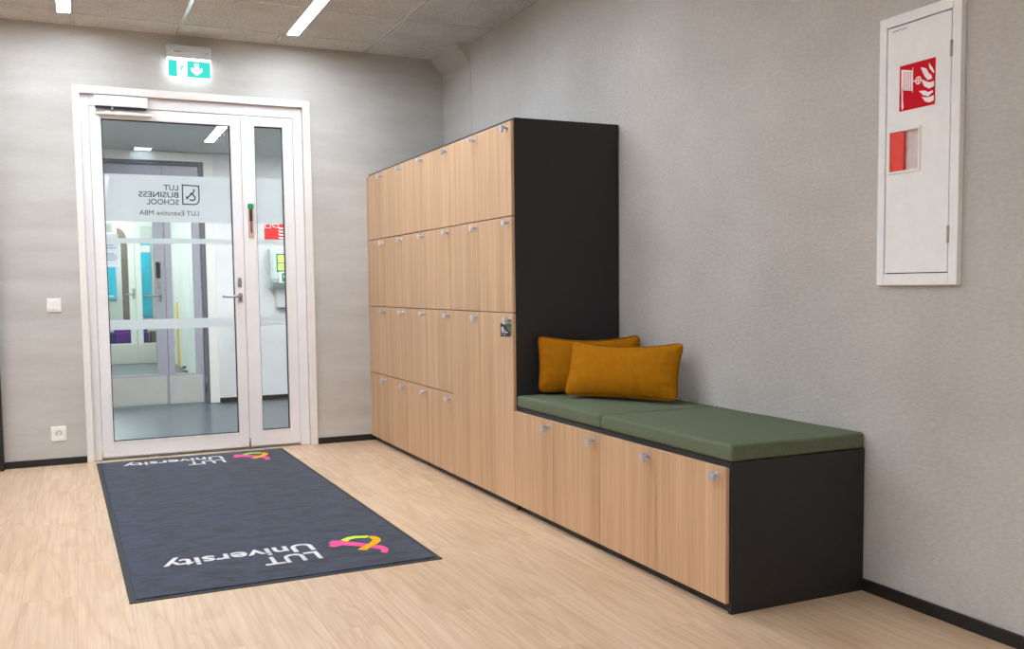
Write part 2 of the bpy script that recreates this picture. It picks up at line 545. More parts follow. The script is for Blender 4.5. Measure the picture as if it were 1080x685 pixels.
box(b, -1.150, -1.120, FY + 0.055, FY + 0.07, 0, 2.31)
box(b, -1.50, -1.46, FY + 0.0555, FY + 0.069, 0.012, 2.30)
box(b, -2.431, -1.125, FY + 0.055, FY + 0.07, 2.285, 2.31)
obj('door_frame', b, 'white_paint', door)

def leaf(name, x0, x1, gx0, gx1, gz0, gz1, y0, th):
    b = BM()
    z0, z1 = 0.016, 2.303
    box(b, x0, gx0, y0, y0 + th, z0, z1, 0.002, 1)
    box(b, gx1, x1, y0, y0 + th, z0, z1, 0.002, 1)
    box(b, gx0 - 0.001, gx1 + 0.001, y0 + 0.0003, y0 + th - 0.0003, z0 + 0.001, gz0, 0.0015, 1)
    box(b, gx0 - 0.001, gx1 + 0.001, y0 + 0.0003, y0 + th - 0.0003, gz1, z1 - 0.001, 0.0015, 1)
    lf = obj(name, b, 'white_paint', door)
    b = BM(); box(b, gx0 - 0.006, gx1 + 0.006, y0 + 0.030, y0 + 0.036, gz0 - 0.006, gz1 + 0.006)
    obj('glass', b, 'glass', lf)
    g = BM(); w = 0.006; ya, yb = y0 + 0.018, y0 + 0.030
    box(g, gx0, gx0 + w, ya, yb, gz0, gz1); box(g, gx1 - w, gx1, ya, yb, gz0, gz1)
    box(g, gx0, gx1, ya, yb, gz0, gz0 + w); box(g, gx0, gx1, ya, yb, gz1 - w, gz1)
    obj('gasket', g, 'gasket', lf)
    w = 0.012; y1 = y0; b = BM()       # glazing bead
    box(b, gx0 - w, gx0, y1 - 0.002, y1 + 0.01, gz0 - w, gz1 + w, 0.001, 1)
    box(b, gx1, gx1 + w, y1 - 0.002, y1 + 0.01, gz0 - w, gz1 + w, 0.001, 1)
    box(b, gx0, gx1, y1 - 0.002, y1 + 0.01, gz0 - w, gz0, 0.001, 1)
    box(b, gx0, gx1, y1 - 0.002, y1 + 0.01, gz1, gz1 + w, 0.001, 1)
    obj('glazing_bead', b, 'white_paint', lf)
    for za, zb in ((1.572, 1.882), (1.428, 1.463), (0.857, 0.923)):
        b = BM(); box(b, gx0, gx1, y0 + 0.0368, y0 + 0.0378, za, zb)
        obj('frosted_film', b, 'film', lf)
    return lf
LY = FY + 0.004
a_leaf = leaf('door_leaf', -2.429, -1.4825, -2.360, -1.550, 0.118, 2.231, LY, 0.05)
s_leaf = leaf('side_leaf', -1.4795, -1.127, -1.389, -1.196, 0.123, 2.238, LY, 0.05)

# lettering on the film reads from the lobby: mirrored from this side
def dtext(body, x_right, z_base, w, h, mat='print_dark', bold=0.008, y=LY + 0.0361):
    bm = text_bm(body, lambda u, v, d: Vector((x_right - u, y + d, z_base + v)), w, h, 0.0005, bold)
    return obj('lettering', bm, mat, a_leaf)
dtext('LUT', -1.896, 1.785, 0.092, 0.038)
dtext('BUSINESS', -1.896, 1.737, 0.250, 0.038)
dtext('SCHOOL', -1.896, 1.689, 0.202, 0.038)
dtext('LUT Executive MBA', -1.768, 1.618, 0.378, 0.034, bold=0.0)
dtext('E203', -1.580, 2.158, 0.078, 0.027, 'print_grey', 0.005, LY + 0.0361)
dtext('AULA', -1.580, 2.116, 0.098, 0.027, 'print_grey', 0.005, LY + 0.0361)
b = BM()
def fl(u, v, d):   # u,v in the zoomed emblem (0..604, 0..685), 20 units per pixel
    return Vector((-1.8735 + (u - 135) / 360.0 * 0.110, LY + 0.0361 + d, 1.8255 - (v - 130) / 440.0 * 0.134))
prism(b, ribbon([(150, 120), (150, 570)], 26), fl, 0, 0.0005)
prism(b, ribbon([(150, 560), (400, 562), (450, 545), (485, 505), (497, 450), (495, 160)], 26), fl, 0, 0.0005)
prism(b, ribbon([(137, 140), (508, 152)], 26), fl, 0, 0.0005)
prism(b, ribbon([(225, 440), (330, 340), (385, 285), (395, 255), (380, 222)], 30), fl, 0, 0.0005)
prism(b, ribbon([(312, 305), (380, 355), (410, 400), (405, 450), (350, 478), (295, 455)], 30), fl, 0, 0.0005)
prism(b, ribbon([(222, 388), (262, 440)], 28), fl, 0, 0.0005)
obj('crest', b, 'print_dark', a_leaf)

# lever handle, lock plate
b = BM()
box(b, -1.528, -1.504, LY - 0.008, LY, 1.030, 1.092, 0.003, 2)
cyl(b, (-1.517, LY - 0.005, 1.068), (-1.517, LY - 0.052, 1.068), 0.008)
tube(b, [(-1.511, LY - 0.050, 1.068), (-1.56, LY - 0.052, 1.068), (-1.61, LY - 0.050, 1.068), (-1.626, LY - 0.044, 1.068), (-1.632, LY - 0.030, 1.069)], 0.0085, 12)
obj('handle', b, 'steel', door, smooth=False)
b = BM()
box(b, -1.530, -1.506, LY - 0.009, LY, 1.131, 1.198, 0.004, 2)
cyl(b, (-1.518, LY - 0.008, 1.145), (-1.518, LY - 0.013, 1.145), 0.008)
obj('lock_plate', b, 'steel', door)
# clear emergency opener housing on the side leaf
b = BM()
box(b, -1.447, -1.411, LY - 0.012, LY, 1.470, 1.672, 0.006, 2)
op = obj('emergency_opener', b, 'copper', door)
b = BM(); box(b, -1.448, -1.410, LY - 0.018, LY, 1.668, 1.705, 0.005, 2); obj('green_cap', b, 'green_plastic', op)
b = BM(); box(b, -1.439, -1.419, LY - 0.018, LY - 0.010, 1.590, 1.668, 0.003, 2)
cyl(b, (-1.429, LY - 0.015, 1.595), (-1.429, LY - 0.015, 1.505), 0.004)
cyl(b, (-1.440, LY - 0.015, 1.590), (-1.418, LY - 0.015, 1.590), 0.005)
obj('black_key', b, 'black_plastic', op)
b = BM(); cyl(b, (-1.4805, LY - 0.006, 0.02), (-1.4805, LY - 0.006, 0.075), 0.007); obj('hinge', b, 'steel', door)
b = BM(); cyl(b, (-2.432, LY - 0.003, 0.02), (-2.432, LY - 0.003, 0.10), 0.007); obj('hinge', b, 'white_paint', door)

closer = thing('door_closer', (-2.235, LY, 2.30), 'silver box door closer with slide arm at the top left of the glazed door', 'door closer')
b = BM(); box(b, -2.397, -2.076, YB - 0.028, FY, 2.303, 2.3705, 0.003, 2); obj('body', b, 'alu', closer)
b = BM(); box(b, -2.390, -2.082, YB - 0.020, FY, 2.2945, 2.3035); obj('underside', b, 'gasket', closer)
b = BM(); cyl(b, (-2.290, YB - 0.012, 2.300), (-2.290, YB - 0.012, 2.272), 0.009); obj('spindle', b, 'steel', closer)
b = BM(); box(b, -2.388, -2.050, YB - 0.016, LY, 2.252, 2.272, 0.003, 2); obj('slide_rail', b, 'white_plastic', closer)

# ------------------------------------------------------------------ exit sign
ex = thing('exit_sign', (-1.811, YB, 2.51), 'lit green and white emergency exit sign with running figure above the glazed door', 'exit sign')
b = BM()
prism(b, [(YB, 2.720), (YB - 0.052, 2.716), (YB - 0.066, 2.676), (YB - 0.066, 2.640), (YB, 2.640)],
      lambda u, v, d: Vector((d, u, v)), -1.953, -1.669)
box(b, -1.946, -1.676, YB - 0.056, YB, 2.712, 2.722, 0.002, 1)
obj('housing', b, 'grey_plastic', ex)
b = BM(); box(b, -1.946, -1.673, YB - 0.050, YB - 0.040, 2.513, 2.641, 0.002, 1)
pan = obj('light_panel', b, 'sign_white', ex)
gx0, gx1, gz0, gz1 = -1.942, -1.676, 2.518, 2.624
yf = YB - 0.050
b = BM(); box(b, gx0, gx1, yf - 0.002, yf, gz0, gz1); obj('green_field', b, 'sign_green', pan)
def sg(u, v, d):    # u 0..1 across the field, v 0..1 up
    return Vector((gx0 + u * (gx1 - gx0), yf - 0.002 - d, gz0 + v * (gz1 - gz0)))
b = BM(); prism(b, [(0.21, 0.04), (0.44, 0.04), (0.44, 0.93), (0.21, 0.93)], sg, 0, 0.001); obj('door_symbol', b, 'sign_white', pan)
b = BM()
cc = [(0.345 + 0.022 * math.cos(a * PI / 6), 0.80 + 0.058 * math.sin(a * PI / 6)) for a in range(12)]
prism(b, cc, sg, 0.001, 0.002)
prism(b, ribbon([(0.335, 0.70), (0.31, 0.45)], 0.05), sg, 0.001, 0.002)
prism(b, ribbon([(0.335, 0.68), (0.385, 0.58), (0.41, 0.66)], 0.025), sg, 0.001, 0.002)
prism(b, ribbon([(0.325, 0.68), (0.27, 0.62), (0.25, 0.46)], 0.025), sg, 0.001, 0.002)
prism(b, ribbon([(0.315, 0.46), (0.365, 0.34), (0.36, 0.12)], 0.032), sg, 0.001, 0.002)
prism(b, ribbon([(0.308, 0.46), (0.285, 0.25), (0.22, 0.16)], 0.032), sg, 0.001, 0.002)
obj('running_figure', b, 'sign_green', pan)
b = BM()
prism(b, [(0.62, 0.86), (0.72, 0.86), (0.72, 0.46), (0.80, 0.62), (0.80, 0.40), (0.67, 0.14), (0.54, 0.40), (0.54, 0.62), (0.62, 0.46)], sg, 0, 0.001)
obj('down_arrow', b, 'sign_white', pan)
b = BM(); cyl(b, (-1.916, YB - 0.062, 2.676), (-1.916, YB - 0.069, 2.676), 0.005, n=16); obj('status_light', b, 'led', ex)
b = BM(); box(b, -1.902, -1.858, YB - 0.0675, YB - 0.060, 2.674, 2.679); obj('marking', b, 'ink', ex)
b = BM(); box(b, -1.706, -1.694, YB - 0.0675, YB - 0.060, 2.672, 2.679); obj('test_button', b, 'ink', ex)

# ------------------------------------------------------------------ switch and socket
sw = thing('light_switch', (-2.68, YB, 0.985), 'square white wall switch left of the door at handle height', 'switch')
b = BM(); box(b, -2.722, -2.638, YB - 0.010, YB, 0.985, 1.074, 0.003, 2); obj('plate', b, 'white_plastic', sw)
b = BM(); box(b, -2.708, -2.652, YB - 0.014, YB - 0.009, 1.000, 1.060, 0.002, 2)
obj('rocker', b, 'white_plastic', sw)
so = thing('wall_socket', (-2.685, YB, 0.155), 'square white power socket low on the wall above the black skirting', 'socket')
b = BM(); box(b, -2.730, -2.640, YB - 0.011, YB, 0.155, 0.250, 0.003, 2); obj('plate', b, 'white_plastic', so)
b = BM()
n = 28
ro, ri = 0.027, 0.0215
cx, cz = -2.685, 0.203
for k in range(n):
    a0, a1 = 2 * PI * k / n, 2 * PI * (k + 1) / n
    q = [(cx + r * math.cos(a), y, cz + r * math.sin(a)) for r, y, a in ((ro, YB - 0.0135, a0), (ro, YB - 0.0135, a1), (ri, YB - 0.0115, a1), (ri, YB - 0.0115, a0))]
    bm_v = [b.verts.new(p) for p in q]; b.faces.new(bm_v)
bmesh.ops.remove_doubles(b, verts=b.verts[:], dist=1e-5)
bmesh.ops.solidify(b, geom=b.faces[:], thickness=0.002)
obj('rim', b, 'white_plastic', so)
b = BM(); cyl(b, (cx, YB - 0.0113, cz), (cx, YB - 0.0108, cz), 0.0215); inn = obj('well', b, 'socket_well', so)
b = BM()
prism(b, [(cx - 0.020, cz - 0.008), (cx + 0.020, cz - 0.008), (cx + 0.012, cz - 0.018), (cx - 0.012, cz - 0.018)], lambda u, v, d: Vector((u, YB - 0.0113 - d, v)), 0, 0.001)
box(b, cx - 0.005, cx + 0.005, YB - 0.0125, YB - 0.011, cz - 0.01, cz + 0.012, 0.001, 1)
obj('insert', b, 'white_plastic', so)

# ------------------------------------------------------------------ lockers
DX0, DX1 = -D - 0.017, -D - 0.001      # door front / back planes
GAP = 0.0014
def lock(parent, y, z, a):
    """small chrome lock with a flat padlock loop turned by a"""
    x = DX0
    b = BM()
    cyl(b, (x, y, z), (x - 0.004, y, z), 0.0115, 0.0105, 20)
    cyl(b, (x - 0.003, y, z), (x - 0.030, y, z), 0.0066, 0.0066, 16)
    lk = obj('lock', b, 'chrome', parent)
    b = BM()
    o2 = [(0.0125 * math.cos(t), 0.0125 * math.sin(t)) for t in [PI * 0.35 + k * PI * 1.3 / 8 for k in range(9)]]
    o2 += [(0.021, -0.0105), (0.025, -0.007), (0.025, 0.007), (0.021, 0.0105)]
    ca, sa = math.cos(a), math.sin(a)
    prism(b, [(u * ca - v * sa, u * sa + v * ca) for u, v in o2], lambda u, v, d: Vector((x - 0.026 - d, y + u, z + v)), 0, 0.010)
    bmesh.ops.bevel(b, geom=b.edges[:], offset=0.0012, segments=2, affect='EDGES')
    cyl(b, (x - 0.0355, y + 0.014 * ca, z + 0.014 * sa), (x - 0.0365, y + 0.014 * ca, z + 0.014 * sa), 0.003, n=10)
    obj('turning_tab', b, 'chrome', parent)
    return lk

def locker_door(parent, y0, y1, z0, z1, a, lockdy=0.040):
    b = BM(); box(b, DX0, DX1, y0 + GAP, y1 - GAP, z0 + 0.0005, z1 - 0.0045, 0.0012, 1)
    d = obj('door', b, 'oak', parent)
    lock(d, y0 + lockdy, z1 - 0.034, a)
    return d

ROWS = [(0.036, 0.507), (0.507, 0.985), (0.985, 1.458), (1.458, 1.918)]
W = (YB - 0.004 - YT) / 3.0
angs = {}
rnd = random.Random(3)
UL = ['tall oak locker unit of eight small doors in the corner against the door wall',
      'tall oak locker unit of eight small doors, the middle one of the row',
      'tall oak locker unit with black side and two full-height lower doors beside the bench']
for k in range(3):
    y1 = YB - 0.004 - k * W; y0 = y1 - W; ym = (y0 + y1) / 2
    t = thing('locker_cabinet', (-D / 2, ym, 0), UL[k], 'locker', 'tall oak lockers')
    b = BM()
    box(b, -D, -0.006, y0 + (0.018 if k == 2 else 0.0005), y1 - 0.0005, 0.05, 1.929)
    obj('carcass', b, 'black_lam', t)
    b = BM(); box(b, -D + 0.016, -0.02, y0 + (0.018 if k == 2 else 0.001), y1 - 0.001, 0.0, 0.05)
    obj('plinth', b, 'black_base', t)
    if k == 2:
        b = BM(); box(b, -D, -0.005, y0, y0 + 0.018, 0.0, 1.929, 0.0008, 1)
        obj('side_panel', b, 'black_lam', t)
    for c in range(2):
        ya, yb = y0 + c * W / 2, y0 + (c + 1) * W / 2
        if k == 2 and c == 0:
            ya -= 0.0
        if k == 2:
            rows = [(0.036, 0.985)] + ROWS[2:]
        else:
            rows = ROWS
        for (za, zb) in rows:
            top = zb > 1.6
            a = rnd.choice([PI * 0.98, PI * 1.03, PI * 0.92, PI * 1.25, PI * 1.45]) if top else rnd.choice([PI * 1.0, PI * 1.4, PI * 1.5, PI * 1.3, PI * 1.05])
            if k == 2 and zb == 0.985 and c == 0:
                a = PI * 1.5
            locker_door(t, ya, yb, za, zb, a, 0.042 if not (k == 2 and zb == 0.985 and c == 0) else 0.033)

BW = (YT - 0.010) / 4.0
BL = ['low oak bench locker with two doors under the cushion nearest the tall lockers',
      'low oak bench locker with black end panel at the free end of the bench']
for k in range(2):
    y1 = YT - 0.001 - k * 2 * BW; y0 = y1 - 2 * BW
    t = thing('bench_cabinet', (-D / 2, (y0 + y1) / 2, 0), BL[k], 'bench locker', 'oak bench lockers')
    b = BM(); box(b, -D, -0.006, y0 + (0.012 if k else 0.0005), y1 - 0.0005, 0.05, 0.517); obj('carcass', b, 'black_lam', t)
    b = BM(); box(b, -D + 0.014, -0.02, y0 + (0.01 if k else 0.001), y1 - 0.001, 0, 0.05); obj('plinth', b, 'black_base', t)
    if k == 1:
        b = BM(); box(b, -D, -0.005, 0.0, 0.0195, 0, 0.517, 0.0008, 1); obj('side_panel', b, 'black_lam', t)
    for c in range(2):
        ya, yb = y0 + c * BW, y0 + (c + 1) * BW
        locker_door(t, ya, yb, 0.036, 0.503, [[PI * 1.42, PI * 1.38], [PI * 1.04, PI * 1.42]][k][c], 0.046)

# tag hanging from the lock of the right full-height door
yk = YT + 0.033
tg = thing('locker_tag', (DX0, yk, 0.868), 'small dark tag with green leaf print hanging from a tall locker door lock', 'tag')
TX, TA = DX0 - 0.026, math.radians(38)
def tgf(u, v, d):
    q = (u - 0.5) * 0.056
    return Vector((TX + q * math.sin(TA) - d * math.cos(TA), yk - q * math.cos(TA) - d * math.sin(TA), 0.866 + v * 0.066))
b = BM(); prism(b, [(0, 0), (1, 0), (1, 1), (0, 1)], tgf, -0.0015, 0); obj('card', b, 'tag_navy', tg)
b = BM(); prism(b, [(0.42, 1.0), (1.0, 1.0), (1.0, 0.45), (0.86, 0.40), (0.72, 0.55), (0.60, 0.75)], tgf, 0, 0.0005); obj('leaf_print', b, 'tag_leaf', tg)
b = BM()
for (u0, u1, v0, v1) in ((0.10, 0.30, 0.67, 0.73), (0.10, 0.36, 0.58, 0.64), (0.10, 0.34, 0.49, 0.55), (0.10, 0.52, 0.43, 0.48), (0.10, 0.42, 0.31, 0.37), (0.46, 0.74, 0.29, 0.36), (0.10, 0.20, 0.15, 0.19), (0.38, 0.46, 0.11, 0.20)):
    prism(b, [(u0, v0), (u1, v0), (u1, v1), (u0, v1)], tgf, 0, 0.0006)
obj('print', b, 'white_print', tg)
b = BM()
tube(b, [(TX, yk + 0.001, 0.929), (TX + 0.006, yk + 0.0085, 0.940), (TX + 0.009, yk + 0.0085, 0.951), (TX + 0.010, yk, 0.9595), (TX + 0.009, yk - 0.0085, 0.951), (TX + 0.006, yk - 0.0085, 0.940), (TX, yk - 0.001, 0.929)], 0.0011, 6)
obj('cord', b, 'brown', tg)

# ------------------------------------------------------------------ seat cushions
def cushion(y0, y1, label):
    t = thing('seat_cushion', (-D / 2, (y0 + y1) / 2, 0.518), label, 'cushion', 'green bench cushions')
    b = BM()
    box(b, -D - 0.003, -0.004, y0, y1, 0.5175, 0.5755, 0.012, 5)
    for k in range(1, 14):
        bmesh.ops.bisect_plane(b, geom=b.verts[:] + b.edges[:] + b.faces[:], plane_co=(0, y0 + (y1 - y0) * k / 14, 0), plane_no=(0, 1, 0))
        bmesh.ops.bisect_plane(b, geom=b.verts[:] + b.edges[:] + b.faces[:], plane_co=(-D * k / 14, 0, 0), plane_no=(1, 0, 0))
    xm, ym = -D / 2, (y0 + y1) / 2
    for v in b.verts:
        fx = 1 - ((v.co.x - xm) / (D / 2)) ** 2; fy = 1 - ((v.co.y - ym) / ((y1 - y0) / 2)) ** 2
        if v.co.z > 0.55:
            v.co.z += 0.004 * max(0, fx) * max(0, fy) + 0.0008 * math.sin(v.co.y * 17 + v.co.x * 9)
    cv = obj('cover', b, 'green_cloth', t, smooth=True)
    r = 0.012; z = 0.5640
    x0, x1 = -D - 0.0026, -0.0044
    pts = []
    for (cx, cy, a0) in ((x1 - r, y1 - r, 0), (x0 + r, y1 - r, PI / 2), (x0 + r, y0 + r, PI), (x1 - r, y0 + r, 1.5 * PI)):
        for j in range(6):
            a = a0 + j * PI / 10
            pts.append((cx + r * math.cos(a), cy + (r - 0.0006) * math.sin(a), z))
    b = BM(); tube(b, pts, 0.0007, 6, True)
    obj('seam', b, 'green_seam', t)
cushion(0.8615, YT - 0.002, 'moss green seat cushion next to the tall lockers, under the mustard pillows')
cushion(0.001, 0.8570, 'moss green seat cushion at the free end of the bench, nothing on it')

# ------------------------------------------------------------------ mustard pillows
def pillow(center, th, lean, L, h, T, label, seed):
    rn = random.Random(seed)
    c = Vector(center)
    d = Vector((math.cos(th), -math.sin(th), 0)); nb = Vector((math.sin(th), math.cos(th), 0))
    up = Vector((0, 0, 1)) * math.cos(lean) + nb * math.sin(lean)
    nf = d.cross(up).normalized()          # towards the viewer or away, either side is puffed
    t = thing('throw_pillow', tuple(c), label, 'pillow', 'mustard pillows')
    NU, NV = 56, 30
    ph = [rn.uniform(0, 6.28) for _ in range(8)]
    def outline(u, v):
        # pulled-in sides with soft dog-ear corners
        x = u * (L / 2) * (1 - 0.055 * (1 - v * v) ** 1.0)
        pin = (0.23 if v > 0 else 0.06)
        y = v * (h / 2) * (1 - pin * (1 - abs(u) ** 2.2))
        r = 0.035
        k = (abs(u) ** 14) * (abs(v) ** 8)
        x -= math.copysign(0.008, u) * k; y -= math.copysign(0.008, v) * k
        return x, y
    def pos(u, v, side):
        x, y = outline(u, v)
        e = max(0.0, (1 - abs(u) ** 3.2)) ** 0.55 * max(0.0, (1 - abs(v) ** 2.6)) ** 0.62
        w = T / 2 * e
        edge = (abs(u) ** 3 + abs(v) ** 4) * e
        w += 0.006 * edge * math.sin(11 * v + 5 * u + ph[0]) * math.sin(7 * u * abs(u) + ph[1])
        w += 0.003 * e * math.sin(6 * u + 2 * v + ph[2])
        # creases running in from the right and left seams
        for q in range(4):
            s = -1 if q % 2 else 1
            vc = -0.55 + 0.36 * q
            w -= 0.010 * e ** 0.5 * math.exp(-((v - vc - 0.2 * (u - s)) / 0.07) ** 2) * math.exp(-((u - s * 0.9) / 0.13) ** 2)
        return c + d * x + up * (y + h / 2) + nf * (w * side)
    b = BM()
    grid = {}
    for side in (1, -1):
        for i in range(NU + 1):
            for j in range(NV + 1):
                u = math.sin((i / NU * 2 - 1) * PI / 2 * 0.999) if False else -1 + 2 * i / NU
                v = -1 + 2 * j / NV
                u = math.copysign(1 - (1 - abs(u)) ** 1.5, u); v = math.copysign(1 - (1 - abs(v)) ** 1.4, v)
                grid[side, i, j] = b.verts.new(pos(u, v, side))
        for i in range(NU):
            for j in range(NV):
                b.faces.new((grid[side, i, j], grid[side, i + 1, j], grid[side, i + 1, j + 1], grid[side, i, j + 1]))
    bmesh.ops.remove_doubles(b, verts=b.verts[:], dist=1e-5)
    obj('cover', b, 'velvet', t, smooth=True)
    pts = []
    N = 30
    for k in range(N): pts.append((-1 + 2 * k / N, -1))
    for k in range(16): pts.append((1, -1 + 2 * k / 16))
    for k in range(N): pts.append((1 - 2 * k / N, 1))
    for k in range(16): pts.append((-1, 1 - 2 * k / 16))
    P3 = []
    for (u, v) in pts:
        x, y = outline(u, v)
        P3.append(c + d * x + up * (y + h / 2))
    # round the corners
    for _ in range(2):
        P3 = [(P3[k - 1] + P3[k] * 2 + P3[(k + 1) % len(P3)]) / 4 for k in range(len(P3))]
    b = BM(); tube(b, P3, 0.0055, 8, True)
    obj('piping', b, 'velvet_cord', t)
    return t
pillow((-0.270, 1.520, 0.590), 0.46, 0.05, 0.505, 0.280, 0.10, 'mustard velvet pillow at the back, half hidden against the black panel', 5)
pillow((-0.290, 1.212, 0.592), 1.00, 0.30, 0.578, 0.270, 0.135, 'mustard velvet pillow in front, lying long and fully visible', 11)

# ------------------------------------------------------------------ entrance mat
MX, MY, MR, MW, ML = -2.4229, 1.034, 0.0165, 1.1952, 3.0455
mt = thing('floor_mat', (MX, MY, 0), 'large navy entrance mat with white lettering and ribbon emblems on the oak floor', 'mat')
cm, sm = math.cos(MR), math.sin(MR)
def mm(u, v, d):
    return Vector((MX + u * cm - v * sm, MY + u * sm + v * cm, d))
b = BM(); prism(b, [(0, 0), (MW, 0), (MW, ML), (0, ML)], mm, 0.0002, 0.003)
e0 = 0.0
obj('rubber_edge', b, 'rubber', mt)
b = BM(); m_ = 0.022
prism(b, [(m_, m_), (MW - m_, m_), (MW - m_, ML - m_), (m_, ML - m_)], mm, 0.003, 0.0075)
bmesh.ops.bevel(b, geom=[e for e in b.edges if all(v.co.z > 0.007 for v in e.verts)], offset=0.003, segments=2, affect='EDGES')
obj('pile', b, 'pile', mt)
PINK = [(0.835, 0.436), (0.86, 0.465), (0.895, 0.44), (0.952, 0.381), (1.002, 0.316), (1.03, 0.283), (1.039, 0.247), (1.034, 0.208), (1.013, 0.171), (0.992, 0.191), (1.004, 0.211), (1.004, 0.238), (0.982, 0.268), (0.935, 0.326), (0.879, 0.375), (0.842, 0.357), (0.821, 0.39), (0.84, 0.408)]
GREEN = [(0.893, 0.453), (0.93, 0.487), (0.966, 0.493), (1.026, 0.468), (1.007, 0.439), (0.965, 0.456), (0.934, 0.445), (0.916, 0.421)]
ORANGE = [(1.016, 0.444), (1.031, 0.457), (1.051, 0.438), (1.058, 0.399), (1.05, 0.364), (1.025, 0.329), (0.986, 0.294), (0.949, 0.249), (0.919, 0.276), (0.948, 0.304), (0.987, 0.34), (1.011, 0.374), (1.024, 0.401)]
for off in (0.0, 2.432):
    b = text_bm('LUT', lambda u, v, d: mm(0.757 - u, off + 0.332 - v, 0.0076 + d), 0.232, 0.116, 0.0008, 0.018)
    obj('lettering', b, 'mat_white', mt)
    b = text_bm('University', lambda u, v, d: mm(0.762 - u, off + 0.472 - v, 0.0076 + d), 0.610, 0.118, 0.0008, 0.018)
    obj('lettering', b, 'mat_white', mt)
    for nm, pts, mk, z in (('pink_ribbon', PINK, 'mat_pink', 0.0004), ('green_ribbon', GREEN, 'mat_green', 0.0006), ('orange_ribbon', ORANGE, 'mat_orange', 0.0010)):
        b = BM(); prism(b, pts, lambda u, v, d: mm(u, v + off, d), 0.0074, 0.0080 + z)
        obj(nm, b, mk, mt)

# ------------------------------------------------------------------ fire hose cabinet
fc = thing('fire_hose_cabinet', (0, -0.201, 1.104), 'tall narrow white fire hose cabinet with red sign on the right wall', 'fire cabinet')
b = BM()
Y0, Y1, Z0, Z1 = -0.3655, -0.037, 1.104, 2.005
y0i, y1i, z0i, z1i = -0.331, -0.068, 1.143, 1.971
box(b, -0.022, 0, Y0, y0i, Z0, Z1, 0.0015, 1); box(b, -0.022, 0, y1i, Y1, Z0, Z1, 0.0015, 1)
box(b, -0.0218, 0, y0i, y1i, Z0 + 0.0002, z0i, 0.001, 1); box(b, -0.0218, 0, y0i, y1i, z1i, Z1 - 0.0002, 0.001, 1)
obj('frame', b, 'cab_white', fc)
b = BM(); box(b, -0.006, -0.001, y0i, y1i, z0i, z1i); obj('back_plate', b, 'dark', fc)
# door with the handle opening: four slabs round the opening in one mesh
hy0, hy1, hz0, hz1 = -0.208, -0.088, 1.487, 1.618
dy0, dy1, dz0, dz1 = -0.327, -0.0725, 1.1465, 1.9665
b = BM()
xa, xb = -0.020, -0.008
us = [dy0, hy0, hy1, dy1]; vs_ = [dz0, hz0, hz1, dz1]
G = [[[b.verts.new((x, us[i], vs_[j])) for j in range(4)] for i in range(4)] for x in (xa, xb)]
for i in range(3):
    for j in range(3):
        if (i, j) == (1, 1): continue
        for s in (0, 1):
            q = (G[s][i][j], G[s][i + 1][j], G[s][i + 1][j + 1], G[s][i][j + 1]); b.faces.new(q)
for k in range(3):
    for (i0, j0, i1, j1) in ((k, 0, k + 1, 0), (k, 3, k + 1, 3), (0, k, 0, k + 1), (3, k, 3, k + 1)):
        b.faces.new((G[0][i0][j0], G[0][i1][j1], G[1][i1][j1], G[1][i0][j0]))
for (i0, j0, i1, j1) in ((1, 1, 2, 1), (1, 2, 2, 2), (1, 1, 1, 2), (2, 1, 2, 2)):
    b.faces.new((G[0][i0][j0], G[0][i1][j1], G[1][i1][j1], G[1][i0][j0]))
cd = obj('door', b, 'cab_white', fc)
def ring(b, ya, yb, za, zb, w, x0, x1):
    box(b, x0, x1, ya, ya + w, za, zb, 0.001, 1); box(b, x0, x1, yb - w, yb, za, zb, 0.001, 1)
    box(b, x0, x1, ya + w, yb - w, za, za + w, 0.001, 1); box(b, x0, x1, ya + w, yb - w, zb - w, zb, 0.001, 1)
b = BM(); ring(b, -0.2165, -0.081, 1.479, 1.6265, 0.0085, -0.025, -0.019); bez = obj('bezel', b, 'white_plastic', cd)
b = BM(); box(b, -0.0095, -0.0075, hy0, hy1, hz0, hz1)
for yy in (-0.150, -0.163, -0.176): cyl(b, (-0.0095, yy, 1.553), (-0.0105, yy, 1.553), 0.0018, n=10)
obj('recess', b, 'recess_shaded', cd)
b = BM(); box(b, -0.0208, -0.012, -0.146, -0.0885, hz0 + 0.001, hz1 - 0.001, 0.001, 1); obj('red_latch', b, 'red_latch', cd)
for za, zb in ((1.822, 1.872), (1.238, 1.292)):
    b = BM(); cyl(b, (-0.0225, -0.3305, za), (-0.0225, -0.3305, zb), 0.0048, n=16); obj('hinge', b, 'hinge_grey', cd)
b = BM(); box(b, -0.0203, -0.020, -0.155, -0.088, 1.9485, 1.9595); obj('sticker', b, 'paper', cd)
b = BM()
box(b, -0.0205, -0.0203, -0.150, -0.092, 1.9530, 1.9550)
obj('print', b, 'ink', cd)
